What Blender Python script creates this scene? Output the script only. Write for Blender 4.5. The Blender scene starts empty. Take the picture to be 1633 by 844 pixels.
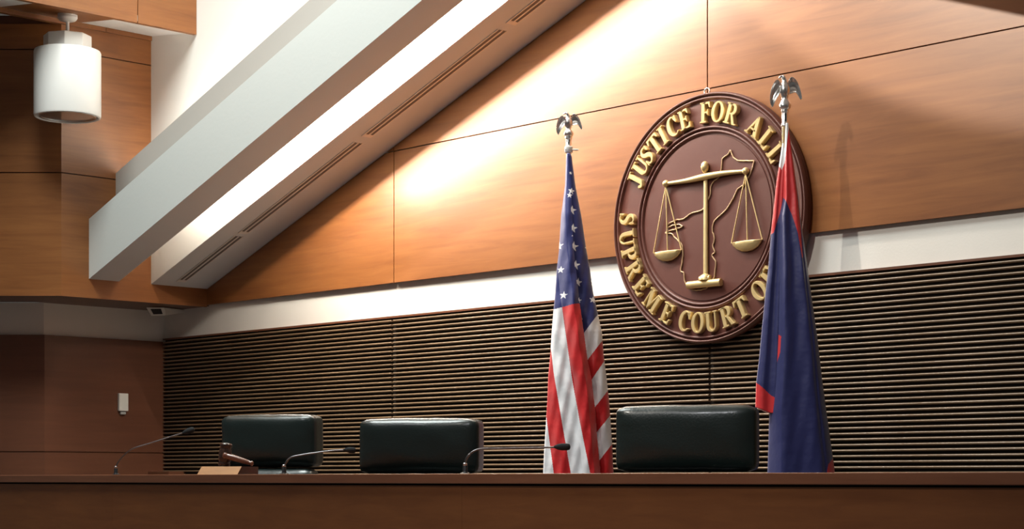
import bpy, bmesh, math, random
import numpy as np
from mathutils import Vector, Matrix, noise
random.seed(7)
S = bpy.context.scene
COL = S.collection
R = math.radians
# ------------------------------------------------------------------ camera, world, lights, exposure
YAW = R(46.258)                      # the courtroom is seen obliquely: back wall is Y=0, left wall is X=0
EYE = 1.30
cam = bpy.data.cameras.new('camera'); cam.sensor_width = 36.0
cam.lens = 36.0 * 2943.0 / 1633.0
cam.shift_x = 0.0
cam.shift_y = (764.0 - 422.0) / 1633.0
cam.clip_end = 100
camo = bpy.data.objects.new('camera', cam); COL.objects.link(camo)
camo.location = (11.427, -7.441, EYE); camo.rotation_euler = (R(90), 0, YAW)
S.camera = camo

w = bpy.data.worlds.new('World'); S.world = w; w.use_nodes = True
w.node_tree.nodes['Background'].inputs[0].default_value = (1.0, .95, .88, 1)
w.node_tree.nodes['Background'].inputs[1].default_value = .07

S.view_settings.view_transform = 'Standard'; S.view_settings.look = 'None'
S.view_settings.gamma = 1.0; S.view_settings.exposure = 0.0
S.view_settings.use_curve_mapping = False

def spot(name, loc, target, power, ang, blend=.5, size=.05, col=(1, .93, .82)):
    l = bpy.data.lights.new(name, 'SPOT'); l.energy = power; l.spot_size = R(ang); l.spot_blend = blend
    l.shadow_soft_size = size; l.color = col
    o = bpy.data.objects.new(name, l); COL.objects.link(o); o.location = loc
    o.rotation_euler = (Vector(target) - Vector(loc)).to_track_quat('-Z', 'Y').to_euler(); return o
def area(name, loc, target, power, sx, sy, col=(1, .95, .88), xdir=None):
    l = bpy.data.lights.new(name, 'AREA'); l.energy = power; l.shape = 'RECTANGLE'; l.size = sx; l.size_y = sy; l.color = col
    o = bpy.data.objects.new(name, l); COL.objects.link(o); o.location = loc
    z = -(Vector(target) - Vector(loc)).normalized()
    if xdir:
        x = Vector(xdir).normalized(); z = (z - x * x.dot(z)).normalized(); y = z.cross(x)
        o.rotation_euler = Matrix((x, y, z)).transposed().to_euler()
    else: o.rotation_euler = z.to_track_quat('Z', 'Y').to_euler()
    return o
RX, RZ, SL = 5.165, 4.292, .362      # ridge of the gabled soffit and its slope
def sof(x): return RZ - SL * abs(x - RX)
sd = (1, 0, SL)
# strip lights in the cove between the hanging beam and the bulkhead, one washing down and one washing the bulkhead
area('cove_strip_light', (3.5, -.70, sof(3.5) + .085), (3.5, -.30, sof(3.5) - .75), 126, 3.3, .03, (1, .91, .79), sd)
area('cove_uplight', (3.1, -.72, sof(3.1) + .42), (3.1, -.40, sof(3.1) + .44), 95, 4.0, .03, (1, .93, .84), sd)
# track spots and ceiling panels of the courtroom, out of frame, plus added bench fills
spot('key_spot', (5.66, -5.2, 5.18), (7.0, 0, 2.3), 370, 62, .9, .05, (1, .93, .82))
spot('side_spot', (4.1, -4.6, 5.6), (6.9, 0, 5.4), 1350, 50.5, .10, .04, (1, .92, .78))
area('ceiling_panel_light', (3.3, -3.3, 6.8), (3.3, -2.4, 1.0), 340, 2.6, 1.4, (.92, 1, .97))
spot('bench_fill_spot', (8.2, -6.2, 6.0), (6.9, -1.9, 1.3), 340, 44, .8, .3, (.97, .97, 1))  # added fill, brightens bench and chairs but not the left wall
spot('bench_fill_spot', (4.2, -6.2, 6.4), (3.8, -2.3, 1.2), 110, 34, .9, .3, (.97, .97, 1))  # second added fill, for the left part of the bench

# ------------------------------------------------------------------ materials
def new_mat(name):
    m = bpy.data.materials.new(name); m.use_nodes = True
    return m, m.node_tree.nodes, m.node_tree.links, m.node_tree.nodes['Principled BSDF']
def plain(name, c, rough=.5, metal=0., spec=.5, bump=0., bscale=60., coat=0.):
    m, n, l, b = new_mat(name)
    b.inputs['Base Color'].default_value = (*c, 1); b.inputs['Roughness'].default_value = rough
    b.inputs['Metallic'].default_value = metal; b.inputs['Specular IOR Level'].default_value = spec
    b.inputs['Coat Weight'].default_value = coat; b.inputs['Coat Roughness'].default_value = .15
    if bump:
        tc = n.new('ShaderNodeTexCoord'); no = n.new('ShaderNodeTexNoise'); no.inputs['Scale'].default_value = bscale
        no.inputs['Detail'].default_value = 4
        bp = n.new('ShaderNodeBump'); bp.inputs['Strength'].default_value = bump; bp.inputs['Distance'].default_value = .01
        l.new(tc.outputs['Object'], no.inputs['Vector']); l.new(no.outputs['Fac'], bp.inputs['Height']); l.new(bp.outputs['Normal'], b.inputs['Normal'])
    return m
def wood(name, c1, c2, rough=.35, sc=(.7, .7, 9), coat=.15, big=.35):
    m, n, l, b = new_mat(name)
    tc = n.new('ShaderNodeTexCoord'); mp = n.new('ShaderNodeMapping'); mp.inputs['Scale'].default_value = sc
    no = n.new('ShaderNodeTexNoise'); no.inputs['Scale'].default_value = 2.2; no.inputs['Detail'].default_value = 7; no.inputs['Roughness'].default_value = .62
    no.inputs['Distortion'].default_value = .6
    mp2 = n.new('ShaderNodeMapping'); mp2.inputs['Scale'].default_value = (sc[0] * .9, sc[1] * .9, sc[2] * .18)
    n2 = n.new('ShaderNodeTexNoise'); n2.inputs['Scale'].default_value = 1.6; n2.inputs['Detail'].default_value = 3
    mx = n.new('ShaderNodeMix'); mx.data_type = 'FLOAT'; mx.inputs[0].default_value = big
    cr = n.new('ShaderNodeValToRGB'); cr.color_ramp.elements[0].position = .33; cr.color_ramp.elements[1].position = .68
    cr.color_ramp.elements[0].color = (*c1, 1); cr.color_ramp.elements[1].color = (*c2, 1)
    l.new(tc.outputs['Object'], mp.inputs['Vector']); l.new(tc.outputs['Object'], mp2.inputs['Vector'])
    l.new(mp.outputs[0], no.inputs['Vector']); l.new(mp2.outputs[0], n2.inputs['Vector'])
    l.new(no.outputs['Fac'], mx.inputs[2]); l.new(n2.outputs['Fac'], mx.inputs[3])
    l.new(mx.outputs[0], cr.inputs['Fac']); l.new(cr.outputs['Color'], b.inputs['Base Color'])
    b.inputs['Roughness'].default_value = rough; b.inputs['Coat Weight'].default_value = coat; b.inputs['Coat Roughness'].default_value = .25
    return m
M = {}
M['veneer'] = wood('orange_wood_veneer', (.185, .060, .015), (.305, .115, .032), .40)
M['veneer_shaded'] = wood('shade_browned_veneer', (.115, .040, .020), (.155, .056, .027), .42)  # veneer darkened to carry the lower left wall's shade; also brown trim
M['slat'] = wood('slat_wood', (.16, .10, .055), (.27, .18, .11), .30, (1.2, 1.2, 30))
M['bench'] = wood('bench_wood', (.21, .066, .019), (.30, .102, .029), .45, (1.5, 1.5, 12))
M['benchtop'] = wood('bench_top_wood', (.21, .075, .036), (.29, .11, .055), .3, (1.2, 1.2, 14))
M['dark'] = plain('dark_backing', (.012, .008, .006), .8)
M['paint'] = plain('cream_paint', (.80, .77, .72), .7, bump=.05, bscale=90)
M['beampaint'] = plain('beam_paint', (.70, .71, .68), .7, bump=.06, bscale=40)
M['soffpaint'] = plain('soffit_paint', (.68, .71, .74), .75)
M['upstandshade'] = plain('shaded_upstand_paint', (.50, .46, .42), .75)  # beige upstand paint with its shade mixed into the colour
M['metalwhite'] = plain('white_enamel', (.80, .77, .74), .4)
M['chrome'] = plain('chrome', (.93, .93, .94), .27, 1.)
M['reflector'] = plain('lamp_reflector', (.62, .60, .58), .22, .9)
M['slot'] = plain('diffuser_slot', (.17, .15, .135), .6)
M['maroon'] = plain('maroon_lacquer', (.10, .027, .018), .5, bump=.12, bscale=9, coat=.05)
M['gold'] = plain('gold_leaf', (.74, .56, .27), .40, .55, bump=.15, bscale=30)
M['leather'] = plain('black_leather', (.010, .018, .017), .32, bump=.10, bscale=120, coat=.25)
M['blackplastic'] = plain('black_plastic', (.015, .016, .018), .4)
M['foam'] = plain('microphone_foam', (.012, .014, .016), .9, bump=.4, bscale=900)
M['gunmetal'] = plain('gooseneck_metal', (.16, .16, .17), .28, .9)
M['gavel'] = plain('gavel_walnut', (.045, .020, .014), .22, coat=.6)
M['gavel2'] = plain('gavel_handle_wood', (.17, .065, .04), .25, coat=.6)
M['oak'] = wood('light_block_wood', (.34, .135, .026), (.46, .20, .045), .55, (4, 4, 30))
M['blockdark'] = plain('dark_block_wood', (.07, .028, .02), .5)
M['offwhite'] = plain('offwhite_plastic', (.80, .78, .72), .45)
M['greyplastic'] = plain('grey_plastic', (.45, .45, .43), .5)
M['carpet'] = plain('carpet', (.11, .10, .095), .95, bump=.3, bscale=300)
M['ceilpaint'] = plain('ceiling_paint', (.78, .77, .74), .8)
M['brass'] = plain('pole_brass', (.55, .40, .22), .3, .9)
M['steel'] = plain('chair_steel', (.5, .5, .52), .3, 1.)
def fabric(name):
    m, n, l, b = new_mat(name)
    a = n.new('ShaderNodeVertexColor'); a.layer_name = 'Col'
    l.new(a.outputs['Color'], b.inputs['Base Color'])
    b.inputs['Roughness'].default_value = .42; b.inputs['Sheen Weight'].default_value = .25
    tc = n.new('ShaderNodeTexCoord'); no = n.new('ShaderNodeTexNoise'); no.inputs['Scale'].default_value = 16; no.inputs['Detail'].default_value = 2
    bp = n.new('ShaderNodeBump'); bp.inputs['Strength'].default_value = .28; bp.inputs['Distance'].default_value = .012
    l.new(tc.outputs['Object'], no.inputs['Vector']); l.new(no.outputs['Fac'], bp.inputs['Height']); l.new(bp.outputs['Normal'], b.inputs['Normal'])
    return m
M['flag'] = fabric('flag_satin')

# ------------------------------------------------------------------ helpers
def link(name, me, mat, parent=None, smooth=False):
    o = bpy.data.objects.new(name, me); COL.objects.link(o)
    for mm in (mat if isinstance(mat, (list, tuple)) else [mat]): me.materials.append(mm)
    if parent: o.parent = parent
    if smooth:
        for p in me.polygons: p.use_smooth = True
    return o
def tag(o, label=None, cat=None, group=None, kind=None):
    if label: o['label'] = label
    if cat: o['category'] = cat
    if group: o['group'] = group
    if kind: o['kind'] = kind
    return o
def thing(name, loc, rz, label, cat, group=None):
    o = bpy.data.objects.new(name, None); COL.objects.link(o); o.empty_display_size = .1
    o.location = loc; o.rotation_euler = (0, 0, rz); return tag(o, label, cat, group)
def finish(bm, name, mat, parent=None, smooth=False, bevel=0., seg=2, autosmooth=None):
    bmesh.ops.recalc_face_normals(bm, faces=bm.faces)
    if bevel:
        bmesh.ops.bevel(bm, geom=[e for e in bm.edges if e.is_manifold and e.calc_face_angle(0) > .5], offset=bevel, segments=seg, affect='EDGES', profile=.5)
    me = bpy.data.meshes.new(name); bm.to_mesh(me); bm.free()
    o = link(name, me, mat, parent, smooth)
    if autosmooth:
        for p in me.polygons: p.use_smooth = True
        me.set_sharp_from_angle(angle=R(autosmooth))
    return o
def struct(name, bm, mat, **k):
    o = finish(bm, name, mat, **k); o['kind'] = 'structure'; return o
def box(bm, x0, x1, y0, y1, z0, z1):
    v = [bm.verts.new(p) for p in ((x0, y0, z0), (x1, y0, z0), (x1, y1, z0), (x0, y1, z0), (x0, y0, z1), (x1, y0, z1), (x1, y1, z1), (x0, y1, z1))]
    for f in ((0, 3, 2, 1), (4, 5, 6, 7), (0, 1, 5, 4), (1, 2, 6, 5), (2, 3, 7, 6), (3, 0, 4, 7)): bm.faces.new([v[i] for i in f])
def prism(bm, poly, a, b, fn):
    """poly: 2D points, swept from a to b; fn(u, v, t) -> 3D"""
    A = [bm.verts.new(fn(u, v, a)) for u, v in poly]; B = [bm.verts.new(fn(u, v, b)) for u, v in poly]
    bm.faces.new(A); bm.faces.new(B[::-1])
    for i in range(len(poly)):
        j = (i + 1) % len(poly); bm.faces.new((A[i], B[i], B[j], A[j]))
XZ = lambda u, v, t: (u, t, v)
XY = lambda u, v, t: (u, v, t)
YZ = lambda u, v, t: (t, u, v)
def lathe(bm, prof, seg=32, axis=(0, 0, 0), M4=None, a0=0.):
    M4 = M4 or Matrix.Translation(axis)
    rings = []
    for r, z in prof:
        rings.append([bm.verts.new(M4 @ Vector((max(r, 1e-5) * math.cos(a0 + 2 * math.pi * k / seg), max(r, 1e-5) * math.sin(a0 + 2 * math.pi * k / seg), z))) for k in range(seg)])
    for a, b in zip(rings, rings[1:]):
        for k in range(seg): bm.faces.new((a[k], a[(k + 1) % seg], b[(k + 1) % seg], b[k]))
    bm.faces.new(rings[0][::-1]); bm.faces.new(rings[-1])
def catmull(pts, n=8, closed=False):
    pts = [Vector(p) for p in pts]; out = []; N = len(pts)
    for i in range(N if closed else N - 1):
        if closed: p0, p1, p2, p3 = pts[i - 1], pts[i], pts[(i + 1) % N], pts[(i + 2) % N]
        else: p0, p1, p2, p3 = pts[max(i - 1, 0)], pts[i], pts[i + 1], pts[min(i + 2, N - 1)]
        for k in range(n):
            t = k / n
            out.append(.5 * ((2 * p1) + (p2 - p0) * t + (2 * p0 - 5 * p1 + 4 * p2 - p3) * t * t + (3 * p1 - p0 - 3 * p2 + p3) * t ** 3))
    if not closed: out.append(pts[-1])
    return out
def tube(bm, pts, rad, seg=10, closed=False, flat=1.0):
    pts = [Vector(p) for p in pts]; N = len(pts)
    if not hasattr(rad, '__len__'): rad = [rad] * N
    rings = []; up = None
    for i, p in enumerate(pts):
        a = pts[i - 1] if (i or closed) else p; b = pts[(i + 1) % N] if (i < N - 1 or closed) else p
        t = (b - a).normalized()
        if up is None: up = Vector((0, 1, 0)) if abs(t.y) < .9 else Vector((1, 0, 0))
        s = t.cross(up).normalized(); up = s.cross(t).normalized()
        rings.append([bm.verts.new(p + (s * math.cos(2 * math.pi * k / seg) + up * flat * math.sin(2 * math.pi * k / seg)) * rad[i]) for k in range(seg)])
    for i in range(N if closed else N - 1):
        a, b = rings[i], rings[(i + 1) % N]
        for k in range(seg): bm.faces.new((a[k], a[(k + 1) % seg], b[(k + 1) % seg], b[k]))
    if not closed: bm.faces.new(rings[0][::-1]); bm.faces.new(rings[-1])
def clip(poly, f):
    """keep the part of poly with f(p) >= 0 (f linear)"""
    out = []
    for i in range(len(poly)):
        a, b = poly[i], poly[(i + 1) % len(poly)]; fa, fb = f(a), f(b)
        if fa >= 0: out.append(a)
        if (fa >= 0) != (fb >= 0):
            t = fa / (fa - fb); out.append((a[0] + (b[0] - a[0]) * t, a[1] + (b[1] - a[1]) * t))
    return out
NB = bmesh.new

# ------------------------------------------------------------------ the room
XU = .585                                        # face of the upper left cladding
XR = 12.6
bm = NB(); box(bm, -4, 14, -11, .3, -.12, 0); struct('floor', bm, M['carpet'])
bm = NB(); box(bm, -1.8, XR, -2.95, 0, 0, .55); struct('floor_platform', bm, M['carpet'])
bm = NB(); box(bm, -4, 14, -11, -.487, 7.0, 7.15); struct('ceiling', bm, M['ceilpaint'])
bm = NB(); box(bm, -.3, XR, 0, .25, 0, 7.0); struct('wall_back', bm, M['paint'])
d45 = (-.6913, -.7226)
def leftwall(x, yc, n, L=3.2, thick=.25):
    """plan outline of the left wall and its 45 degree return, corner at (x, yc)"""
    ex, ey = x + d45[0] * L, yc + d45[1] * L
    nx, ny = -.7226, .6913
    return [(x, 0), (x, yc), (ex, ey), (ex + nx * thick, ey + ny * thick), (x - thick * 1.0, yc + .12), (x - thick, 0)]
bm = NB(); prism(bm, leftwall(0, -.974, 0), 0, 2.515, XY); struct('wall_left', bm, M['paint'])
# lower cladding of the left wall, joint at 1.487
def skin(bm, x, yc, z0, z1, t=.035, g0=0., L=3.2, first=-.0):
    a = [(x, first), (x, yc), (x + d45[0] * L, yc + d45[1] * L)]
    o = [(x + t, first), (x + t, yc - t * .42), (x + t * .72 + d45[0] * L, yc - t * .69 + d45[1] * L)]
    prism(bm, [o[0], o[1], o[2], a[2], a[1], a[0]], z0, z1, XY)
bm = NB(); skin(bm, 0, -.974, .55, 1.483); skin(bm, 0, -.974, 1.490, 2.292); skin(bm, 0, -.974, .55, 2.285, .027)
struct('trim_1', bm, M['veneer_shaded'])
# upper left cladding: a deep box over the white band
t = .02
bm = NB(); prism(bm, leftwall(XU - t, -1.176 + .008, 0, 3.6, .583 - t), 2.515, 4.36, XY); struct('wall_left_upper', bm, M['veneer_shaded'])
bm = NB()
for z0, z1 in ((2.507, 3.316), (3.324, 4.128), (4.136, 4.30)): skin(bm, XU - t, -1.176 + .008, z0, z1, t, L=3.6, first=-.03)
struct('trim_2', bm, M['veneer'])
bm = NB()
for y0, y1 in ((-.845, -.03), (-3.6, -.849)): box(bm, XU - .03, XU + .012, y0, y1, 4.30, 4.345)
struct('trim_3', bm, M['veneer'])
# soffit over the left side, fascia and its joint
bm = NB()
prism(bm, [(XU - .1, 4.345), (1.13, 4.262), (1.13, 4.30), (XU - .1, 4.40)], -.487, -1.04, XZ)
prism(bm, [(XU - .1, 4.345), (1.13, 4.262), (1.13, 4.30), (XU - .1, 4.40)], -1.62, -7, XZ); struct('ceiling_soffit', bm, M['ceilpaint'])
bm = NB(); prism(bm, [(XU - .1, 4.343), (1.13, 4.260), (1.13, 4.30), (XU - .1, 4.40)], -1.042, -1.618, XZ); struct('trim_4', bm, M['veneer'])
bm = NB(); box(bm, 1.10, 1.135, -.937, -.488, 4.25, 7.0); box(bm, 1.10, 1.135, -7, -.943, 4.25, 7.0); box(bm, 1.10, 1.125, -7, -.5, 4.262, 7.0)
struct('trim_5', bm, M['veneer'])
# back wall cladding above the white band (panels with open joints), clipped by the gabled soffit
fl = lambda p: RZ - .004 + SL * (p[0] - RX) - p[1]
fr = lambda p: RZ - .004 - SL * (p[0] - RX) - p[1]
bm = NB()
xs = [XU, 2.622, 5.163, 7.71, 10.25]
for i in range(4):
    for z0, z1 in ((2.522, 3.336), (3.343, 4.4)):
        poly = clip(clip([(xs[i] + (.004 if i else 0), z0), (xs[i + 1] - .004, z0), (xs[i + 1] - .004, z1), (xs[i] + (.004 if i else 0), z1)], fl), fr)
        if len(poly) > 2: prism(bm, poly, -.032, -.012, XZ)
struct('trim_6', bm, M['veneer'])
bm = NB()
poly = clip(clip([(XU, 2.53), (10.2, 2.53), (10.2, 4.4), (XU, 4.4)], fl), fr); prism(bm, poly, -.014, -.001, XZ)
struct('trim_7', bm, M['dark'])
# slatted panels
P = .02735
prof = []
for k in range(9):
    a = math.pi * (k / 8) - math.pi / 2
    prof.append((-.026 - .010 * math.cos(a) , math.sin(a) * .0062))
def slats(name, x0, x1):
    bm = NB()
    z = 2.311 - P * .95
    while z > .6:
        poly = [(-.012, z - .0062)] + [(y, z + dz) for y, dz in prof] + [(-.012, z + .0062)]
        prism(bm, poly, x0, x1, YZ)
        z -= P
    return struct(name, bm, M['slat'], autosmooth=50)
for i, (a, b) in enumerate(((.0355, 2.600), (2.616, 5.172), (5.188, 7.73), (7.746, 10.25))): slats('trim_%d' % (8 + i), a, b)
bm = NB(); box(bm, .0355, 10.25, -.013, -.001, .56, 2.302); struct('trim_12', bm, M['dark'])
bm = NB(); box(bm, .0355, 10.25, -.036, -.001, 2.302, 2.314); struct('trim_13', bm, M['veneer_shaded'])
bm = NB(); box(bm, .0355, .30, -.16, -.001, .55, 1.352); struct('trim_14', bm, M['veneer_shaded'])
# gabled soffit, bulkhead above it and the hanging beam in front
def chevron(x0, x1, a, b):
    lo = [(x0, sof(x0) + a), (RX, RZ + a), (x1, sof(x1) + a)]; hi = [(x1, sof(x1) + b), (RX, RZ + b), (x0, sof(x0) + b)]
    return lo + hi
bm = NB(); prism(bm, chevron(XU, 9.745, 0, .05), -.485, -.001, XZ); struct('ceiling_gable_soffit', bm, M['soffpaint'])
x0, x1 = XU, 9.745
bm = NB(); prism(bm, [(x0, sof(x0) + .001), (RX, RZ + .001), (x1, sof(x1) + .001), (x1, 7.0), (x0, 7.0)], -.487, -.40, XZ)
struct('wall_bulkhead', bm, M['paint'])
bm = NB(); prism(bm, [(x1 - .001, 2.64), (XR, 2.64), (XR, 7.0), (x1 - .001, 7.0)], -.487, -.001, XZ); struct('wall_back_right', bm, M['paint'])
bm = NB(); prism(bm, chevron(XU, 9.745, 0, .40), -.97, -.74, XZ)
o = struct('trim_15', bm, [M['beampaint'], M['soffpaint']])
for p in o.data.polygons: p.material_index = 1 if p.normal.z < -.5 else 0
bm = NB(); prism(bm, chevron(XU, 9.745, 0.401, .727), -.765, -.741, XZ)
struct('trim_16', bm, M['upstandshade'])

# ------------------------------------------------------------------ linear air diffusers in the soffit
def diffuser(xa, xb, label):
    ang = math.atan(SL)
    t = thing('linear_diffuser', (xa, -.298, sof(xa) - .001), 0, label, 'air vent', 'air diffusers set into the sloping soffit')
    t.rotation_euler = (0, -ang, 0); L = (xb - xa) / math.cos(ang)
    bm = NB()
    for y0, y1 in ((-.036, -.028), (-.006, .006), (.028, .036)): box(bm, .0, L, y0, y1, -.004, .0)
    box(bm, 0, .03, -.028, -.006, -.004, 0); box(bm, 0, .03, .006, .028, -.004, 0)
    finish(bm, 'frame', M['metalwhite'], t)
    for y0, y1 in ((-.027, -.0065), (.0065, .027)):
        bm = NB(); box(bm, .031, L - .004, y0, y1, -.002, .0); finish(bm, 'slot', M['slot'], t)
diffuser(.66, 1.345, 'short twin-slot air diffuser at the low end of the sloping soffit')
diffuser(1.385, 2.60, 'twin-slot air diffuser in the sloping soffit, second from its low end')
diffuser(2.675, 3.885, 'long twin-slot air diffuser in the sloping soffit, third from its low end')
diffuser(3.95, 5.10, 'twin-slot air diffuser highest up the sloping soffit, cut by the top of the picture')

# ------------------------------------------------------------------ pendant can light
t = thing('pendant_light', (.85, -1.285, 4.301), 0, 'large white cylinder can light hanging from the wooden soffit on a short stem', 'pendant light')
bm = NB(); lathe(bm, [(.05, .004), (.062, -.004), (.064, -.03), (.052, -.045), (.03, -.052)], 32); finish(bm, 'canopy', M['metalwhite'], t, autosmooth=40)
bm = NB(); lathe(bm, [(.011, -.05), (.011, -.16)], 12); finish(bm, 'stem', M['metalwhite'], t, autosmooth=40)
bm = NB(); lathe(bm, [(.02, -.140), (.150, -.143), (.153, -.150), (.153, -.262), (.10, -.263)], 8, a0=R(8)); finish(bm, 'gear_housing', M['metalwhite'], t, bevel=.003)
bm = NB()
lathe(bm, [(.10, -.240), (.198, -.240), (.208, -.244), (.2125, -.254), (.2125, -.655), (.209, -.668), (.200, -.672), (.192, -.668), (.190, -.655), (.188, -.56), (.10, -.50)], 64)
finish(bm, 'shade', M['metalwhite'], t, autosmooth=40)
bm = NB()
lathe(bm, [(.187, -.66), (.180, -.668), (.172, -.664), (.160, -.64), (.13, -.61), (.09, -.59), (.05, -.58), (.001, -.578)], 48); finish(bm, 'reflector', M['reflector'], t, autosmooth=60)
bm = NB(); lathe(bm, [(.001, -.655), (.02, -.652), (.045, -.638), (.055, -.615), (.04, -.592), (.001, -.59)], 24); finish(bm, 'bulb', plain('lamp_glass', (.6, .58, .55), .15), t, autosmooth=60)

# ------------------------------------------------------------------ wall devices
t = thing('wall_sensor', (.035, -.375, 1.765), R(90), 'white rectangular box with a small knob below it, on the brown wall beside the slats', 'wall sensor')
bm = NB(); box(bm, -.038, .038, -.026, 0, .016, .142); finish(bm, 'housing', M['offwhite'], t, bevel=.005)
bm = NB(); box(bm, -.022, .022, -.02, 0, -.008, .010); finish(bm, 'knob', M['greyplastic'], t, bevel=.005)
t = thing('corner_camera', (.288, -.25, 2.45), YAW, 'small cream wedge-shaped box with a dark square window, under the upper wood at the corner', 'camera')
def hexa(bm, a, b):
    A = [bm.verts.new(p) for p in a]; B = [bm.verts.new(p) for p in b]
    bm.faces.new(A); bm.faces.new(B[::-1])
    for i in range(4): bm.faces.new((A[i], B[i], B[(i + 1) % 4], A[(i + 1) % 4]))
fq = [(-.0708, -.02, .058), (-.0376, .0, .0), (.0664, .0, .0046), (.0553, -.02, .058)]
bk = [(-.02, .17, .062), (-.01, .17, .03), (.164, .21, .045), (.164, .21, .062)]
bm = NB(); hexa(bm, fq, bk); finish(bm, 'housing', M['offwhite'], t, bevel=.002)
def on_fq(u, v, off):
    a, b, c, d = [Vector(q) for q in fq]; return (a.lerp(d, u)).lerp(b.lerp(c, u), v) + Vector((0, -off, -off * .3))
bm = NB(); hexa(bm, [on_fq(u, v, .003) for u, v in ((.2, .18), (.2, .82), (.80, .82), (.80, .18))], [on_fq(u, v, -.002) for u, v in ((.2, .18), (.2, .82), (.80, .82), (.80, .18))])
finish(bm, 'window', M['blackplastic'], t)

# ------------------------------------------------------------------ the judges' bench
BT = 1.3205
bx0, bx1 = .6, 10.4
t = thing('judges_bench', (5.0, -2.53, .0), 0, 'long dark brown wooden judges bench running across the bottom of the picture', 'bench')
bm = NB(); box(bm, bx0 - 5, bx1 - 5, 0, .62, BT - .040, BT); finish(bm, 'bench_top', M['benchtop'], t, bevel=.003)
bm = NB()
for a, b in ((bx0, 3.4), (3.4, 5.995), (5.995, 8.6), (8.6, bx1)): box(bm, a - 5 + .0004, b - 5 - .0004, .012, .035, .02, BT - .0475)
finish(bm, 'front_panel', M['bench'], t)
bm = NB(); box(bm, bx0 - 5, bx1 - 5, .030, .05, .01, BT - .04); finish(bm, 'shadow_gap', M['dark'], t)
for xa in (bx0 + .02, bx1 - .05):
    bm = NB(); box(bm, xa - 5, xa - 5 + .04, .05, .60, .55, BT - .04); finish(bm, 'end_panel', M['bench'], t)

# ------------------------------------------------------------------ chairs
def cushion(w, h, dep, puff, name, t, yoff, zoff, crown=.02, lean=0.):
    """upholstered block: rounded box with a swelling front face"""
    bm = NB(); bmesh.ops.create_cube(bm, size=1)
    bmesh.ops.subdivide_edges(bm, edges=bm.edges, cuts=13, use_grid_fill=True)
    r = .034
    for v in bm.verts:
        x, y, z = v.co.x * 2, v.co.y * 2, v.co.z * 2
        px, py, pz = x * w / 2, y * dep / 2, z * h / 2
        cx = max(-w / 2 + r, min(w / 2 - r, px)); cy = max(-dep / 2 + r, min(dep / 2 - r, py)); cz = max(-h / 2 + r, min(h / 2 - r, pz))
        q = Vector((px - cx, py - cy, pz - cz))
        if q.length > 1e-6: q = q.normalized() * r
        p = Vector((cx, cy, cz)) + q
        f = (1 - abs(x) ** 3) * (1 - abs(z) ** 3)
        if y < 0: p.y -= puff * max(f, 0) * (-y)
        if z > 0: p.z += crown * (1 - x * x) * z * .5
        p.y += noise.noise(Vector((px * 9, pz * 13, 3 + w * 7))) * .004
        p.z += noise.noise(Vector((px * 14, py * 9, 9 + w * 5))) * .003
        # puckered leather at the side edges
        if abs(x) > .8: p.y += noise.noise(Vector((px * 30, pz * 38, 1))) * .006
        v.co = p + Vector((0, yoff + lean * p.z, zoff + h / 2))
    return finish(bm, name, M['leather'], t, smooth=True)
def chair(x, y, yaw, wid, top, gap, label):
    t = thing('office_chair', (x, y, .55), yaw, label, 'chair', 'black leather chairs behind the bench')
    g = gap - .55; hb = top - gap
    cushion(wid, hb - .004, .135, .02, 'head_cushion', t, .0, g, .010)
    cushion(wid * .97, g - .44, .12, .03, 'backrest', t, -.025, .43, .008)
    cushion(wid, .13, .52, .0, 'seat', t, -.25, .37, .01)
    for s in (-1, 1):
        bm = NB(); tube(bm, catmull([(s * (wid / 2 + .01), -.02, .60), (s * (wid / 2 + .02), -.12, .635), (s * (wid / 2 + .02), -.30, .635), (s * (wid / 2 + .01), -.38, .58), (s * wid / 2, -.36, .43)], 5), .024, 10)
        finish(bm, 'armrest', M['leather'], t, smooth=True)
    bm = NB(); lathe(bm, [(.03, .08), (.03, .20), (.022, .20), (.022, .38)], 20, (0, -.25, 0)); finish(bm, 'pedestal', M['steel'], t, autosmooth=40)
    bm = NB()
    for k in range(5):
        a = 2 * math.pi * k / 5; c, s_ = math.cos(a), math.sin(a)
        tube(bm, [(0, -.25, .10), (c * .15, -.25 + s_ * .15, .09), (c * .29, -.25 + s_ * .29, .065)], [.028, .022, .016], 10)
    finish(bm, 'star_base', M['steel'], t, smooth=True)
    for k in range(5):
        a = 2 * math.pi * k / 5
        bm = NB(); lathe(bm, [(.001, -.02), (.022, -.018), (.028, -.010), (.028, .010), (.022, .018), (.001, .02)], 16,
              M4=Matrix.Translation((math.cos(a) * .285, -.25 + math.sin(a) * .285, .029)) @ Matrix.Rotation(a + 1.57, 4, 'Z') @ Matrix.Rotation(R(90), 4, 'X'))
        finish(bm, 'caster', M['blackplastic'], t, autosmooth=40)
chair(3.35, -1.50, YAW - R(20), .565, 1.645, 1.362, 'black leather chair behind the gavel, its lower cushion just showing')
chair(4.576, -1.50, YAW - R(18), .62, 1.597, 1.325, 'middle black leather chair, between the gavel chair and the striped flag')
chair(6.293, -1.50, YAW - R(16), .60, 1.612, 1.330, 'black leather chair standing between the two flags under the round seal')

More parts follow.
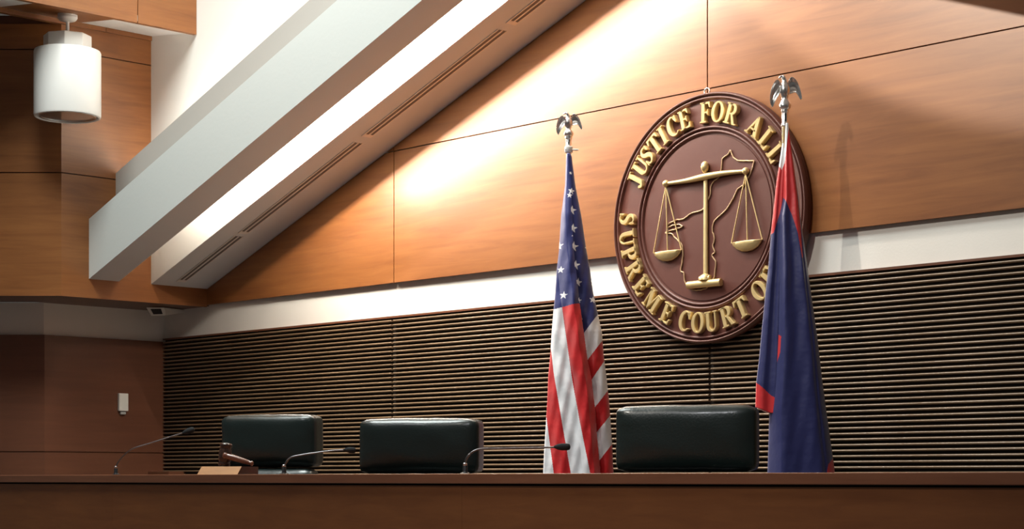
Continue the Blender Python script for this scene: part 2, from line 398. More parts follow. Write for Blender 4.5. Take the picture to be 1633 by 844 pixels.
# ------------------------------------------------------------------ microphones
def mic(x, y, pts, label, hr, br=.0105):
    t = thing('gooseneck_microphone', (x, y, BT), YAW, label, 'microphone', 'gooseneck microphones on the bench')
    P3 = [Vector((a, 0, b - BT)) for a, b in pts]
    bm = NB(); lathe(bm, [(.021, 0), (.021, .004), (.013, .007), (br, .012), (br, .034), (.008, .038)], 20); finish(bm, 'base', M['blackplastic'], t, autosmooth=40)
    bm = NB(); lathe(bm, [(.0085, .034), (.0095, .037), (.0095, .044), (.006, .047)], 20); finish(bm, 'collar', M['steel'], t, autosmooth=40)
    path = catmull([(0, 0, .03)] + P3[1:-1], 10); n = len(path)
    bm = NB(); tube(bm, path, [.0048 if i < n * .35 else .0036 for i in range(n)], 10); finish(bm, 'gooseneck', M['gunmetal'], t, smooth=True)
    a, b = P3[-2], P3[-1]; d = (b - a).normalized()
    q = d.to_track_quat('Z', 'Y').to_matrix().to_4x4(); L = (b - a).length + .012
    bm = NB(); lathe(bm, [(.004, -.018), (.007, -.012), (hr * .8, .0), (hr, L * .3), (hr, L * .72), (hr * .82, L * .93), (hr * .4, L), (.001, L * 1.01)], 20, M4=Matrix.Translation(a - d * .008) @ q)
    finish(bm, 'capsule', M['foam'], t, smooth=True)
mic(2.918, -2.2, [(0, 1.33), (0.0, 1.3631), (0.0232, 1.4029), (0.083, 1.456), (0.1826, 1.4892), (0.375, 1.550), (0.4117, 1.5623)], 'gooseneck microphone rising in front of the plain brown wall, left of the gavel', .0155)
mic(4.396, -2.2, [(0, 1.3266), (0.003, 1.3651), (0.0266, 1.3976), (0.0798, 1.4124), (0.2277, 1.4331), (0.305, 1.436), (0.3342, 1.4345)], 'gooseneck microphone just right of the gavel, its head between two chairs', .0145)
mic(5.665, -2.2, [(0, 1.3238), (-0.0026, 1.3582), (0.0079, 1.3899), (0.0344, 1.4164), (0.0741, 1.427), (0.1534, 1.4283), (0.3386, 1.4323), (0.3995, 1.4349), (0.4392, 1.4349)], 'gooseneck microphone whose head reaches across the striped flag', .0150)

# ------------------------------------------------------------------ gavel and its block
gx, gy = 3.934, -2.22
t = thing('sound_block', (gx, gy, BT), YAW - R(22), 'wooden gavel block with a light slanted front and dark end', 'sound block')
bm = NB()
a = [(-.118, -.05, 0), (.106, -.05, 0), (.106, .15, 0), (-.118, .15, 0)]
b_ = [(-.118, -.008, .040), (.106, -.008, .040), (.106, .15, .040), (-.118, .15, .040)]
hexa(bm, a, b_); finish(bm, 'block_body', M['blockdark'], t)
bm = NB()
hexa(bm, [(-.1185, -.054, 0), (.1065, -.054, 0), (.1065, -.0505, 0), (-.1185, -.0505, 0)], [(-.1185, -.012, .040), (.1065, -.012, .040), (.1065, -.0085, .040), (-.1185, -.0085, .040)])
tag(finish(bm, 'front_face', M['oak'], t), 'light oak slanted face')
t = thing('gavel', (gx, gy, BT + .040), YAW, 'dark wooden gavel standing on its head on the wooden block, handle resting to the right', 'gavel')
tilt = Matrix.Translation((-.004, .03, .001)) @ Matrix.Rotation(R(6), 4, 'Y')
bm = NB()
lathe(bm, [(r_ * 1.17, z_) for r_, z_ in [(.001, .0), (.022, .001), (.0255, .006), (.026, .016), (.0235, .020), (.0235, .024), (.0265, .030), (.027, .056), (.0265, .082), (.0235, .087), (.0235, .091), (.026, .095), (.027, .104), (.025, .111), (.016, .115), (.001, .116)]], 32, M4=tilt)
finish(bm, 'gavel_head', M['gavel'], t, smooth=True)
p0, p1 = Vector((.002, -.004, .055)), Vector((.145, -.03, .0135))
d = (p1 - p0); q = Matrix.Translation(p0) @ d.to_track_quat('Z', 'Y').to_matrix().to_4x4(); L = d.length
bm = NB(); lathe(bm, [(.001, -.006), (.013, -.004), (.0165, .006), (.0125, .014), (.0145, .022), (.0152, .05), (.0135, L * .6), (.0110, L * .85), (.0095, L * .92), (.0122, L * .95), (.0115, L), (.001, L + .004)], 24, M4=q)
finish(bm, 'handle', M['gavel2'], t, smooth=True)

# ------------------------------------------------------------------ the round seal
SX, SZ = 5.192, 2.657
t = thing('court_seal', (SX, -.036, SZ), 0, 'large round maroon seal with gold letters and scales hung on the back wall', 'wall seal')
YR = Matrix.Rotation(R(90), 4, 'X')               # lathe axis towards -Y
def ring(bm, prof, seg=128): lathe(bm, prof, seg, M4=YR)
bm = NB(); ring(bm, [(.640, 0), (.650, .006), (.650, .030), (.640, .036), (.001, .036)]); finish(bm, 'disc', M['maroon'], t, autosmooth=30)
def moulding(r0, r1, h, name):
    bm = NB(); N = 144; n = 12; rings = []
    for k in range(N):
        a = 2 * math.pi * k / N; row = []
        for j in range(n + 1):
            u = j / n; r = r0 + (r1 - r0) * u
            hh = .034 + h * max(0, abs(math.sin(u * math.pi * 2))) ** .6 * (.8 if u < .5 else 1.0)
            row.append(bm.verts.new((r * math.cos(a), -hh, r * math.sin(a))))
        rings.append(row)
    for k in range(N):
        A, B = rings[k], rings[(k + 1) % N]
        for j in range(n): bm.faces.new((A[j], A[j + 1], B[j + 1], B[j]))
    finish(bm, name, M['maroon'], t, autosmooth=60)
moulding(.612, .652, .020, 'outer_moulding'); moulding(.437, .480, .017, 'inner_moulding')
bm = NB(); ring(bm, [(.430, .034), (.428, .040), (.001, .040)]); finish(bm, 'centre_field', M['maroon'], t, autosmooth=30)
# letters: each glyph is a list of shapes, each shape a list of closed outlines (first outer, then holes); unit height
def ell(cx, cy, rx, ry, a0=0, a1=360, n=28):
    return [(cx + rx * math.cos(R(a0 + (a1 - a0) * k / n)), cy + ry * math.sin(R(a0 + (a1 - a0) * k / n))) for k in range(n + (0 if abs(a1 - a0) == 360 else 1))]
def slab(x0, x1, y, d, h=.085, s=.05):
    """serif foot (d=1) or head (d=-1)"""
    return [(x0, y), (x1, y), (x1, y + d * h * .75), (x1 - s, y + d * h), (x0 + s, y + d * h), (x0, y + d * h * .75)]
def rect(x0, y0, x1, y1): return [(x0, y0), (x1, y0), (x1, y1), (x0, y1)]
def stem(x, w=.22, sl=.09, sr=.09): return [[rect(x, 0.02, x + w, .98)], [slab(x - sl, x + w + sr, 0, 1)], [slab(x - sl, x + w + sr, 1, -1)]]
def arms(bm_=None): pass
def stroke(pts, wid, n=6):
    c = catmull([(p[0], p[1], 0) for p in pts], n); ww = [Vector((v, 0, 0)) for v in wid]; ws = catmull(ww, n)
    L_, R_ = [], []
    for i, p in enumerate(c):
        d = (c[min(i + 1, len(c) - 1)] - c[max(i - 1, 0)]).normalized(); nn = Vector((-d.y, d.x, 0)); h = ws[i].x / 2
        L_.append(((p + nn * h).x, (p + nn * h).y)); R_.append(((p - nn * h).x, (p - nn * h).y))
    return [L_ + R_[::-1]]
G = {
 'I': (.40, stem(.09)),
 'L': (.66, stem(.09) + [[[(.2, 0), (.64, 0), (.66, .30), (.58, .30), (.50, .12), (.2, .10)]]]),
 'E': (.68, stem(.09) + [[[(.2, 0), (.65, 0), (.68, .28), (.60, .28), (.52, .11), (.2, .10)]], [[(.2, 1), (.62, 1), (.64, .74), (.57, .74), (.50, .89), (.2, .90)]], [[(.2, .46), (.42, .46), (.46, .36), (.51, .36), (.51, .66), (.46, .66), (.42, .56), (.2, .56)]]]),
 'F': (.64, stem(.09) + [[[(.2, 1), (.62, 1), (.64, .72), (.57, .72), (.50, .89), (.2, .90)]], [[(.2, .44), (.42, .44), (.46, .34), (.51, .34), (.51, .65), (.46, .65), (.42, .54), (.2, .54)]]]),
 'T': (.70, [[rect(.24, .02, .46, .95)], [slab(.15, .55, 0, 1)], [[(.0, 1), (.70, 1), (.72, .70), (.65, .70), (.57, .88), (.13, .88), (.05, .70), (-.02, .70)]]]),
 'U': (.76, [[[(.09, .98)] + [(.09, .34)] + ell(.39, .30, .30, .31, 180, 360, 18) + [(.69, .98), (.59, .98), (.59, .34)] + ell(.44, .32, .15, .22, 360, 180, 14) + [(.30, .98)]], [slab(0, .40, 1, -1)], [slab(.50, .77, 1, -1)]]),
 'C': (.72, [[ell(.40, .5, .38, .52, 40, 320, 32) + ell(.46, .5, .21, .42, 310, 50, 26)], [[(.62, 1), (.70, 1), (.71, .62), (.63, .62), (.50, .88)]]]),
 'O': (.80, [[ell(.40, .5, .40, .52), ell(.40, .5, .18, .42)]]),
 'R': (.78, stem(.09) + [[[(.2, 1), (.44, 1)] + ell(.44, .73, .24, .27, 90, -90, 16) + [(.2, .46), (.2, .55), (.38, .55)] + ell(.38, .73, .09, .17, -90, 90, 12) + [(.2, .90)]], [[(.33, .5), (.50, .5), (.72, .08), (.80, .08), (.80, 0), (.56, 0)]]]),
 'P': (.70, stem(.09) + [[[(.2, 1), (.44, 1)] + ell(.44, .71, .25, .29, 90, -90, 16) + [(.2, .42), (.2, .52), (.38, .52)] + ell(.38, .71, .09, .19, -90, 90, 12) + [(.2, .90)]]]),
 'A': (.82, [[[(.05, .02), (.15, .02), (.43, .80), (.40, 1), (.35, 1)]], [[(.35, 1), (.47, 1), (.80, .02), (.55, .02), (.32, .74)]], [rect(.20, .28, .60, .38)], [slab(-.03, .24, 0, 1)], [slab(.47, .86, 0, 1)]]),
 'M': (.98, [[rect(.09, .02, .18, .98)], [[(.06, 1), (.32, 1), (.53, .40), (.45, .02), (.40, .02)]], [[(.45, .02), (.53, .30), (.74, 1), (.64, 1), (.42, .25)]], [rect(.68, .02, .90, .98)], [slab(0, .27, 0, 1)], [slab(.60, .99, 0, 1)], [slab(.70, .99, 1, -1)], [slab(.0, .25, 1, -1)]]),
 'S': (.62, [stroke([(.55, .80), (.42, .95), (.24, .93), (.14, .76), (.22, .60), (.42, .45), (.50, .26), (.38, .07), (.20, .05), (.08, .20)], [.06, .10, .12, .17, .22, .24, .19, .13, .10, .06]), [[(.50, 1), (.57, 1), (.58, .68), (.51, .68), (.44, .88)]], [[(.04, 0), (.11, 0), (.18, .12), (.11, .34), (.04, .34)]]]),
 'J': (.50, [[rect(.20, .18, .42, .98)], [slab(.10, .51, 1, -1)], stroke([(.31, .24), (.30, .08), (.16, -.05), (.03, .0)], [.22, .20, .13, .10]), [ell(.06, .06, .085, .085)]]),
}
gcache = {}
def glyph(ch):
    if ch in gcache: return gcache[ch]
    wd, shapes = G[ch]; bm = NB()
    for sh in shapes:
        cu = bpy.data.curves.new('outline', 'CURVE'); cu.dimensions = '2D'; cu.fill_mode = 'BOTH'
        cu.extrude = .045; cu.bevel_depth = .028; cu.bevel_resolution = 1; cu.offset = -.02
        for ol in sh:
            sp = cu.splines.new('POLY'); sp.points.add(len(ol) - 1); sp.use_cyclic_u = True
            for i, p in enumerate(ol): sp.points[i].co = (p[0] - wd / 2, p[1] - .5, 0, 1)
        ob = bpy.data.objects.new('outline', cu); me = bpy.data.meshes.new_from_object(ob)
        bm.from_mesh(me); bpy.data.objects.remove(ob); bpy.data.meshes.remove(me); bpy.data.curves.remove(cu)
    gcache[ch] = bm; return bm
LH, LR = .107, .545
def put_letter(ch, ang, inward=False):
    """ang degrees from +X, counter-clockwise; inward: tops point to the centre"""
    g = glyph(ch).copy(); a = R(ang)
    rot = a - math.pi / 2 if not inward else a + math.pi / 2
    Mx = Matrix.Translation((LR * math.cos(a), -.041, LR * math.sin(a))) @ Matrix.Rotation(-rot, 4, 'Y') @ Matrix.Rotation(R(90), 4, 'X') @ Matrix.Diagonal((LH * 1.02, LH, LH * .22 / .07 * .9, 1))
    bmesh.ops.transform(g, matrix=Mx, verts=g.verts)
    finish(g, 'letter', M['gold'], t, autosmooth=40)
for ch, a in zip('JUSTICE', (152.6, 144.4, 136.9, 128.6, 121.4, 113.4, 104.2)): put_letter(ch, a)
for ch, a in zip('FOR', (89.0, 80.0, 70.2)): put_letter(ch, a)
for ch, a in zip('ALL', (51.7, 41.0, 30.6)): put_letter(ch, a)
for ch, a in zip('SUPREME', (174.9, 185.6, 195.2, 204.9, 215.9, 228.5, 241.8)): put_letter(ch, a, True)
for ch, a in zip('COURT', (255.8, 265.6, 275.2, 286.4, 297.0)): put_letter(ch, a, True)
for ch, a in zip('OF', (311.8, 321.2)): put_letter(ch, a, True)
# island outline
MAP = [(0.166, 0.331), (0.185, 0.293), (0.215, 0.273), (0.265, 0.264), (0.313, 0.258), (0.315, 0.241), (0.296, 0.194), (0.268, 0.158), (0.252, 0.14), (0.215, 0.128), (0.189, 0.093), (0.164, 0.056), (0.125, 0.02), (0.089, -0.001), (0.054, -0.027), (0.045, -0.071), (0.058, -0.112), (0.048, -0.151), (0.061, -0.183), (0.041, -0.201), (0.067, -0.233), (0.061, -0.293), (0.054, -0.322), (0.019, -0.346), (-0.004, -0.368), (-0.077, -0.37), (-0.117, -0.349), (-0.143, -0.317), (-0.15, -0.276), (-0.17, -0.259), (-0.161, -0.214), (-0.157, -0.163), (-0.166, -0.122), (-0.204, -0.088), (-0.231, -0.062), (-0.272, -0.053), (-0.265, -0.046), (-0.204, -0.037), (-0.157, -0.029), (-0.204, -0.014), (-0.261, -0.023), (-0.255, -0.006), (-0.204, 0.009), (-0.157, 0.009), (-0.103, 0.034), (-0.024, 0.044), (-0.004, 0.074), (0.028, 0.111), (0.041, 0.169), (0.087, 0.204), (0.106, 0.247), (0.112, 0.296), (0.151, 0.308)]
pp = catmull([(x, -.043, z) for x, z in MAP], 5, True)
for p in pp: p.x += noise.noise(p * 60) * .004; p.z += noise.noise(p * 60 + Vector((5, 0, 0))) * .004
bm = NB(); tube(bm, pp, .0042, 8, True); finish(bm, 'island_outline', plain('outline_gold', (.50, .33, .19), .4, .5), t, smooth=True)
# scales of justice
sc = thing('balance', (0, 0, 0), 0, None, None); sc.parent = t
def part(bm, name): return finish(bm, name, M['gold'], sc, autosmooth=50)
bm = NB(); tube(bm, [(.004, -.048, -.31), (.004, -.048, -.1), (.004, -.048, .22)], [.0145, .0135, .0125], 12, flat=.7); part(bm, 'post')
bm = NB(); lathe(bm, [(.001, -.03), (.010, -.028), (.020, -.012), (.022, .002), (.018, .02), (.008, .03), (.001, .031)], 24, (.004, -.055, .262)); part(bm, 'finial')
bm = NB(); tube(bm, catmull([(-.268, -.05, .208), (-.13, -.052, .207), (.004, -.056, .213), (.14, -.052, .216), (.272, -.05, .210)], 6),
     [.009 + .008 * math.exp(-((i - 12) / 7) ** 2) for i in range(25)], 12); part(bm, 'beam')
for sx_, zz in ((-.268, .208), (.272, .210)):
    bm = NB(); bmesh.ops.create_uvsphere(bm, u_segments=16, v_segments=10, radius=.019, matrix=Matrix.Translation((sx_, -.052, zz))); part(bm, 'beam_knob')
bm = NB(); tube(bm, [(-.112, -.055, -.343), (.112, -.055, -.343)], [.020, .020], 14, flat=.9); part(bm, 'base_bar')
bm = NB(); tube(bm, [(.004 - .034, -.05, -.318), (.004 + .034, -.05, -.318)], [.018, .018], 12); lathe(bm, [(.034, -.325), (.034, -.318), (.028, -.302), (.014, -.292), (.001, -.291)], 24, (.004, -.05, 0)); part(bm, 'base_cap')
for tx, tz, pz, wl, wr in ((-.268, .195, -.152, -.092, .105), (.272, .195, -.148, -.096, .104)):
    bm = NB()
    for ex in (tx + wl, tx + .008, tx + wr): tube(bm, [(tx, -.052, tz), (ex, -.048, pz)], .0034, 8)
    part(bm, 'chains')
    bm = NB(); cxp = tx + (wl + wr) / 2; rr = (wr - wl) / 2
    lathe(bm, [(.001, -.052), (rr * .35, -.048), (rr * .68, -.034), (rr * .9, -.015), (rr, 0), (rr * .95, .002), (.001, .002)], 32, M4=Matrix.Translation((cxp, -.046, pz)) @ Matrix.Diagonal((1, .25, 1, 1))); part(bm, 'pan')
bm = NB(); pts = [(.018 * math.cos(a), 0, .018 * math.sin(a)) for a in [2 * math.pi * k / 16 for k in range(16)]]
tube(bm, [(p[0] - .01, -.02, p[2] + .662) for p in pts], .0045, 8, True); finish(bm, 'hanger_ring', M['chrome'], t, smooth=True)

# ------------------------------------------------------------------ flags
def interp(tab, y):
    ys = [a[0] for a in tab]
    return tuple(float(np.interp(y, ys, [a[i] for a in tab])) for i in range(1, len(tab[0])))
def inpoly(P, X, Y):
    """vectorised point in polygon"""
    r = np.zeros(X.shape, bool); n = len(P)
    for i in range(n):
        x1_, y1_ = P[i]; x2_, y2_ = P[(i + 1) % n]
        if y1_ == y2_: continue
        c = ((Y >= min(y1_, y2_)) & (Y < max(y1_, y2_)) & (X < (x2_ - x1_) * (Y - y1_) / (y2_ - y1_) + x1_)); r ^= c
    return r
def drape(name, parent, zs, left, right, depth, colour, NX=150, back=1.0):
    """closed folded cloth hanging round the pole: front sheet and back sheet between two side curves"""
    NZ = len(zs); u = np.linspace(0, 1, NX)
    Lx = np.array(left)[:, None]; Rx_ = np.array(right)[:, None]
    X = Lx + (Rx_ - Lx) * u[None, :]; Z = np.repeat(np.array(zs)[:, None], NX, 1)
    Wd = (Rx_ - Lx)
    D = depth(X, Z, np.repeat(u[None, :], NZ, 0), Wd)
    e = np.clip(1 - (2 * u[None, :] - 1) ** 6, 0, 1) ** .5
    Yf = -(D) * e; Yb = (np.minimum(.10, Wd * .30) * (1 - (2 * u[None, :] - 1) ** 2)) * back + 0 * D
    vf = np.stack([X, Yf, Z], -1).reshape(-1, 3); Xb = X; vb = np.stack([Xb, Yb, Z], -1).reshape(-1, 3)
    verts = np.concatenate([vf, vb]); faces = []; o = NX * NZ
    idx = np.arange(o).reshape(NZ, NX)
    a, b, c, d_ = idx[:-1, :-1], idx[:-1, 1:], idx[1:, 1:], idx[1:, :-1]
    F1 = np.stack([a, b, c, d_], -1).reshape(-1, 4); F2 = np.stack([a, d_, c, b], -1).reshape(-1, 4) + o
    s1 = np.stack([idx[:-1, 0], idx[1:, 0], idx[1:, 0] + o, idx[:-1, 0] + o], -1); s2 = np.stack([idx[:-1, -1], idx[:-1, -1] + o, idx[1:, -1] + o, idx[1:, -1]], -1)
    e1 = np.stack([idx[0, :-1], idx[0, :-1] + o, idx[0, 1:] + o, idx[0, 1:]], -1); e2 = np.stack([idx[-1, :-1], idx[-1, 1:], idx[-1, 1:] + o, idx[-1, :-1] + o], -1)
    FA = np.concatenate([F1, F2, s1, s2, e1, e2])
    me = bpy.data.meshes.new(name); me.vertices.add(len(verts)); me.vertices.foreach_set('co', verts.ravel())
    me.loops.add(FA.size); me.polygons.add(len(FA)); me.loops.foreach_set('vertex_index', FA.ravel().astype(np.int32))
    me.polygons.foreach_set('loop_start', np.arange(0, FA.size, 4, dtype=np.int32)); me.update(calc_edges=True)
    cen = verts[FA].mean(1); cols = colour(cen[:, 0], cen[:, 2])
    at = me.color_attributes.new('Col', 'FLOAT_COLOR', 'CORNER')
    at.data.foreach_set('color', np.repeat(np.concatenate([cols, np.ones((len(cols), 1))], 1), 4, 0).astype(np.float32).ravel())
    me.validate(); o_ = link(name, me, M['flag'], parent, smooth=True)
    return o_
PLAT = .55
def stand(t, top):
    bm = NB(); lathe(bm, [(.001, 0), (.17, 0), (.175, .01), (.17, .025), (.06, .05), (.035, .07), (.03, .14), (.024, .15)], 40); finish(bm, 'base', M['brass'], t, autosmooth=40)
    bm = NB(); lathe(bm, [(.0145, .14), (.0145, top - PLAT)], 20); finish(bm, 'pole', M['brass'], t, autosmooth=40)
def eagle(t, zf0, zf1, ztop, s, clip_bar=False):
    """chrome ferrule (zf0..zf1) and spread-winged eagle up to ztop; local x is the wing axis"""
    z0 = zf0 - PLAT; z1 = zf1 - PLAT
    bm = NB(); lathe(bm, [(.014, z0), (.0185, z0 + .004), (.0185, z0 + .012), (.0155, z0 + .016), (.0155, z1 - .014), (.019, z1 - .010), (.019, z1)], 24); fe = finish(bm, 'ferrule', M['chrome'], t, autosmooth=40)
    bm = NB(); box(bm, -.0035, .0035, -.017, -.0145, z0 + .024, z1 - .02); finish(bm, 'ferrule_slot', M['blackplastic'], fe)
    if clip_bar:
        bm = NB(); tube(bm, [(-.02, -.012, z0 - .004), (.052, -.006, z0 - .006)], [.0065, .004], 10); lathe(bm, [(.019, z0 - .02), (.022, z0 - .016), (.022, z0 + .01), (.018, z0 + .013)], 20); finish(bm, 'clip', M['metalwhite'], t, autosmooth=40)
    e = thing('eagle_finial', (0, 0, z1), 0, None, None); e.parent = t; e.scale = (s, s, s)
    H = (ztop - PLAT - z1) / s                      # total height in eagle units, about .135
    bm = NB()                                       # ball, legs, body, neck and head as one lofted form
    sec = [(0, .0, .0, .016, .016), (0, 0, .006, .024, .024), (.0, 0, .018, .0275, .026), (.0, 0, .030, .022, .021), (.0, 0, .040, .014, .015), (-.001, 0, .050, .015, .014), (-.001, -.002, .058, .019, .016), (-.001, -.004, .070, .0235, .020), (-.001, -.005, .085, .0225, .020), (-.001, -.003, .100, .016, .016), (-.002, -.002, .112, .0115, .013), (-.004, -.004, .122, .0115, .012), (-.008, -.006, .131, .0105, .011), (-.010, -.007, .136, .006, .007), (-.010, -.007, .138, .001, .001)]
    k = H / .138; rings = []
    for cx_, cy_, cz_, rx_, ry_ in sec:
        rings.append([bm.verts.new((cx_ + rx_ * math.cos(2 * math.pi * j / 20), cy_ + ry_ * math.sin(2 * math.pi * j / 20) + .0015 * math.sin(j * 5.1 + cz_ * 400), cz_ * k)) for j in range(20)])
    for A, B in zip(rings, rings[1:]):
        for j in range(20): bm.faces.new((A[j], A[(j + 1) % 20], B[(j + 1) % 20], B[j]))
    bm.faces.new(rings[0][::-1]); bm.faces.new(rings[-1])
    finish(bm, 'body', M['chrome'], e, smooth=True)
    bm = NB(); tube(bm, catmull([(-.014, -.010, .131 * k), (-.022, -.013, .130 * k), (-.028, -.015, .124 * k), (-.028, -.015, .119 * k)], 4), [.0062, .006, .0058, .0055, .0052, .005, .0045, .004, .0035, .003, .002, .0012, .0006], 8); finish(bm, 'beak', M['chrome'], e, smooth=True)
    def wing(sgn, lead, trail, depth_):
        bm = NB(); n, m = 26, 18; A = catmull([(x, 0, z) for x, z in lead], 8); B = catmull([(x, 0, z) for x, z in trail], 8)
        def samp(P_, u_): i = u_ * (len(P_) - 1); j = min(int(i), len(P_) - 2); return P_[j].lerp(P_[j + 1], i - j)
        g = []
        for i in range(n + 1):
            u_ = i / n; row = []
            for j in range(m + 1):
                v_ = j / m; p = samp(A, u_).lerp(samp(B, u_), v_)
                y = depth_(u_) + .008 * math.sin(v_ * math.pi) - .0022 * abs(math.sin(v_ * m * .55 + u_ * 2.0)) - .006 * (1 - v_) ** 4
                if u_ > .55: pass
                row.append(Vector((p.x * sgn, y, p.z * k)))
            g.append(row)
        V = [[[bm.verts.new(q + Vector((0, off, 0))) for q in row] for row in g] for off in (-.0025, .0025)]
        for a_ in range(n):
            for b2 in range(m):
                f_, k_ = V[0], V[1]
                bm.faces.new((f_[a_][b2], f_[a_ + 1][b2], f_[a_ + 1][b2 + 1], f_[a_][b2 + 1])); bm.faces.new((k_[a_][b2], k_[a_][b2 + 1], k_[a_ + 1][b2 + 1], k_[a_ + 1][b2]))
        for a_ in range(n):
            for b2 in (0, m): bm.faces.new((V[0][a_][b2], V[1][a_][b2], V[1][a_ + 1][b2], V[0][a_ + 1][b2]))
        for b2 in range(m):
            for a_ in (0, n): bm.faces.new((V[0][a_][b2], V[0][a_][b2 + 1], V[1][a_][b2 + 1], V[1][a_][b2]))
        finish(bm, 'wing', M['chrome'], e, smooth=True)
    # lead: shoulder top over the wrist and down the outer edge to the tip; trail: from the breast down the inner edge
    wing(-1, [(.010, .088), (.022, .106), (.036, .118), (.050, .108), (.062, .085), (.069, .055), (.068, .028), (.060, .012)],
             [(.010, .078), (.018, .080), (.020, .072), (.027, .060), (.035, .048), (.045, .032), (.051, .018), (.057, .010)], lambda u_: .002 - .010 * math.sin(u_ * 3.14))
    wing(1, [(.010, .092), (.016, .118), (.028, .130), (.042, .124), (.056, .106), (.067, .080), (.074, .055), (.075, .044)],
            [(.010, .070), (.018, .064), (.026, .064), (.038, .068), (.048, .069), (.057, .060), (.063, .050), (.069, .042)], lambda u_: .006 - .004 * math.sin(u_ * 3.14))

def star(cx, cy, r, rot=0.):
    return [(cx + (r if k % 2 == 0 else r * .40) * math.sin(R(36 * k + rot)), cy - (r if k % 2 == 0 else r * .40) * math.cos(R(36 * k + rot))) for k in range(10)]
# --- the striped flag. Cloth pattern is laid out on the hanging cloth in units of 1/300.4 m, v measured down
US = 300.42
def us_v(z): return 764 - (z - EYE) * US
tabU = [(246, 903.5, 910), (250, 903, 912), (297, 901, 918), (343, 895, 927), (400, 891.5, 935.5), (430, 888, 941), (466, 885.6, 946), (494, 883, 952), (530, 880, 960), (563, 878, 962.5), (600, 874.5, 967), (640, 873, 971.5), (680, 870.5, 974.5), (720, 868, 977), (764, 866, 979), (860, 862, 984)]
fold = [(250, 906), (290, 911), (330, 911.5), (400, 914), (450, 920), (487, 923.5), (531, 930), (573, 935.6), (609, 943), (653, 948), (693, 951), (736, 955), (860, 966)]
tU = thing('flag_stand', (4.557, -.45, PLAT), YAW, 'furled red and white striped flag with white stars on blue, silver eagle on top', 'flag')
def us_col(x, z):
    X = 907 + x * US; Y = us_v(z + PLAT)
    red = np.array([.62, .012, .016]); white = np.array([.88, .88, .92]); blue = np.array([.022, .030, .16])
    C_ = np.tile(white, (len(X), 1))
    fx = np.interp(Y, [a[0] for a in fold], [a[1] for a in fold]); lf = X < fx; rt = ~lf
    A = np.interp(Y, [492, 602, 677, 753, 860], [896, 911, 924, 939, 958]); B = np.interp(Y, [540, 560, 594, 677, 753, 860], [877, 879, 882.5, 896, 909, 930]); Cc = np.interp(Y, [640, 662, 753, 860], [868, 871, 882.5, 898])
    C_[lf & (X > A)] = red; C_[lf & (X < B) & (X > Cc) & (Y > 535)] = red
    # right of the fold: slanted bars, bounded by lines v = a - b (X - fold)
    vv = Y + 1.12 * (X - fx) * (1 - .0 * X)
    for i, (a0, a1) in enumerate(((576, 607), (651, 690), (735, 778), (820, 862))): C_[rt & (vv > a0) & (vv < a1)] = red
    C_[lf & (Y < 487 + (923.5 - X) * .17)] = blue; C_[rt & (vv < 533)] = blue
    inblue = (C_[:, 0] < .1)
    for cx, cy, r_, cl in ((909.8, 278, 3.0, 0), (911, 307, 6.0, 0), (908, 314, 5.0, 0), (911.5, 337.5, 8, 1), (913, 366.5, 8, 1), (891.5, 393, 7, 0), (914, 395.5, 8.5, 1), (894, 432, 6.2, 0), (917, 425, 8.5, 1), (921, 452.5, 7.5, 1), (898.4, 473, 6.6, 0), (922.5, 481, 5, 1), (945, 479.6, 6.2, 0), (943, 421, 6, 0), (947, 451, 6, 0), (927.5, 511, 1.6, 0), (934, 396, 2, 0), (912, 379, 1.5, 0)):
        m_ = inpoly(star(cx, cy, r_, 8), X, Y) & inblue
        if cl: m_ &= X > np.interp(Y, [a[0] for a in fold], [a[1] for a in fold]) - 1.5
        C_[m_] = white
    return C_
def us_depth(X, Z, U_, Wd):
    Xp = 907 + X * US; Y = us_v(Z + PLAT)
    fx = np.interp(Y, [a[0] for a in fold], [a[1] for a in fold])
    d = (Xp - fx) / US
    amp = np.clip((Y - 250) / 250, .15, 1)
    base = .03 + Wd * .22 * np.sin(np.clip(U_, 0, 1) * np.pi)
    left_ = base + amp * .050 * np.clip(1 - np.abs(d + .035) / .06, 0, 1) ** .7
    right_ = base - amp * (.020 * np.exp(-d / .02)) + amp * .018 * np.sin(np.clip(d / .14, 0, 1) * np.pi)
    D = np.where(d < 0, left_, right_)
    D += amp * .010 * np.sin((Xp - 870) * .16 - Y * .012) + amp * .0035 * np.sin(Xp * .35 + Y * .07) + amp * .003 * np.sin(Y * .11 - Xp * .22)
    return D
zs = np.linspace(EYE + (764 - 860) / US, EYE + (764 - 246) / US, 820) - PLAT
LRt = [interp(tabU, us_v(z + PLAT)) for z in zs]
stand(tU, 3.12)
drape('flag_cloth', tU, zs, [(a - 907) / US for a, b in LRt], [(b - 907) / US for a, b in LRt], us_depth, us_col, 170)
eagle(tU, 3.052, 3.118, 3.246, .96, True)

# --- the blue flag with the red border; units of 1/336.1 m
GS = 336.07
def gu_v(z): return 764 - (z - EYE) * GS
tG = thing('flag_stand', (5.996, -.45, PLAT), YAW, 'furled dark blue flag with a red border on a pole topped by a silver eagle', 'flag')
tabG = [(198, 1251, 1256), (205, 1250, 1258), (215, 1249.5, 1261), (250, 1244.5, 1265), (292, 1238, 1271), (340, 1233, 1275.5), (356, 1231, 1277.5), (430, 1225, 1288), (460, 1221.5, 1292), (525, 1215, 1301), (568, 1211, 1306.5), (611, 1206, 1311), (647, 1204.8, 1316)]
tabM = [(198, 1252, 1256), (317, 1247, 1273), (345, 1242, 1276), (440, 1239.7, 1289), (538, 1236, 1303), (610, 1231, 1311.5), (655, 1227, 1317.5), (739, 1224.5, 1329.5), (764, 1223.5, 1332), (860, 1219, 1345)]
edge_r = [(205, 1262), (250, 1263), (300, 1268), (350, 1272), (412, 1277), (414, 1277.1)]
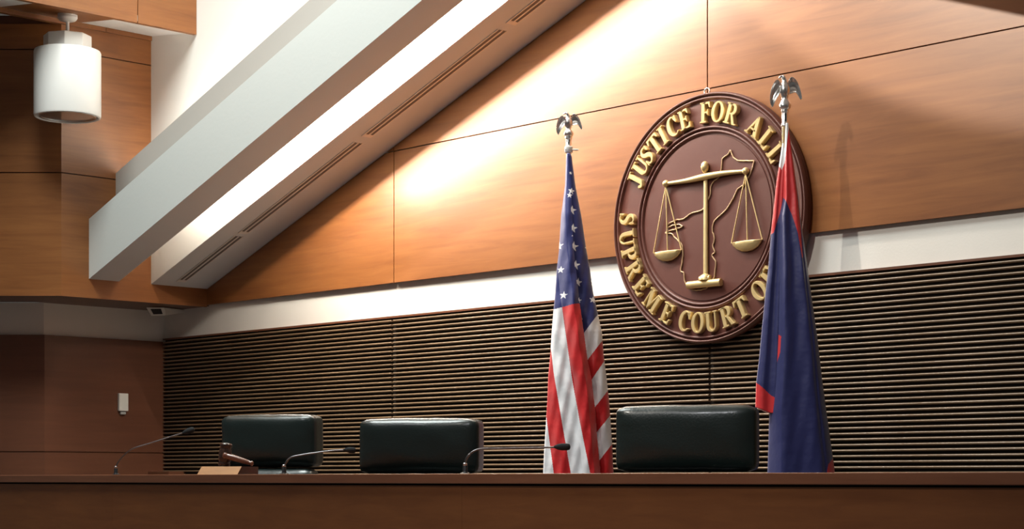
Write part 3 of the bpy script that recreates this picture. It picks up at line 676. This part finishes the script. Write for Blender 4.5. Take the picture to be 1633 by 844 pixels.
def gu_base(X, Y):
    red = np.array([.60, .020, .024]); blue = np.array([.018, .022, .115]); white = np.array([.78, .78, .80])
    C_ = np.tile(blue, (len(X), 1))
    C_[inpoly([(1262, 198), (1262, 215), (1263, 250), (1268, 300), (1272.5, 350), (1277, 414), (1275, 414), (1269, 375), (1260, 345), (1253, 328), (1248, 317), (1242.5, 342), (1233, 372), (1220, 380), (1220, 198)], X, Y)] = red
    C_[inpoly([(1245, 198), (1257, 198), (1254, 225), (1250, 262), (1246, 272), (1240, 262)], X, Y)] = white
    C_[inpoly([(1330, 728), (1316.5, 741), (1314, 754), (1312, 770), (1350, 800), (1345, 728)], X, Y)] = red
    return C_
def gu_col_flap(x, z):
    X = 1252 + x * GS; Y = gu_v(z + PLAT); C_ = gu_base(X, Y)
    C_[(Y > 611 + (X - 1206.5) * .6)] = (.60, .020, .024); return C_
def gu_col_main(x, z):
    X = 1252 + x * GS; Y = gu_v(z + PLAT); C_ = gu_base(X, Y)
    C_[inpoly([(1230, 532), (1237, 532), (1243, 538), (1241.5, 563), (1237, 580), (1231, 602), (1226, 600), (1226, 560)], X, Y)] = (.60, .020, .024)
    C_[inpoly([(1234, 548), (1238.5, 548), (1238, 556), (1235, 566), (1232, 566)], X, Y)] = (.018, .03, .16)
    return C_
def gu_depth_main(X, Z, U_, Wd):
    Xp = 1252 + X * GS; Y = gu_v(Z + PLAT); amp = np.clip((Y - 215) / 220, .05, 1)
    rx = 1303 + (Y - 440) * .07
    D = .028 + Wd * .16 * np.sin(U_ * np.pi) + amp * .030 * np.clip(U_ * 6, 0, 1) + amp * .012 * np.sin(U_ * 9 + .6)
    D -= amp * .007 * np.exp(-((U_ - .82) / .035) ** 2)
    D += amp * .0008 * np.sin(Xp * .30 + Y * .05)
    return D
def gu_depth_flap(X, Z, U_, Wd):
    Xp = 1252 + X * GS; Y = gu_v(Z + PLAT); amp = np.clip((Y - 215) / 220, .05, 1)
    return .010 + Wd * .10 * np.sin(U_ * np.pi) + amp * .012 * np.sin(U_ * np.pi * 3 + .4) ** 2
stand(tG, 3.0)
def gz(a, b, n): return np.linspace(EYE + (764 - b) / GS, EYE + (764 - a) / GS, n) - PLAT
zs = gz(198, 860, 700); LRt = [interp(tabM, gu_v(z + PLAT)) for z in zs]
cl = drape('flag_cloth', tG, zs, [(a - 1252) / GS for a, b in LRt], [(b - 1252) / GS for a, b in LRt], gu_depth_main, gu_col_main, 150)
zs = gz(200, 650, 480); LRt = [interp(tabG, gu_v(z + PLAT)) for z in zs]
fp = drape('flag_flap', tG, zs, [(a - 1252) / GS for a, b in LRt], [((a + min(1252, a + (b - a) * .75)) / 2 + 14 - 1252) / GS if False else (a + (b - a) * .62 - 1252) / GS for a, b in LRt], gu_depth_flap, gu_col_flap, 100)
bm = bmesh.new(); bm.from_mesh(fp.data)               # the corner of the flap hangs lower on its inner side
for v in bm.verts:
    x = v.co.x * GS + 1252; v.co.z -= max(0, min(1, (x - 1206) / 22)) * 9 / GS * max(0, min(1, (gu_v(v.co.z + PLAT) - 560) / 80))
bm.to_mesh(fp.data); bm.free()
eagle(tG, 2.972, 3.052, 3.216, 1.06)
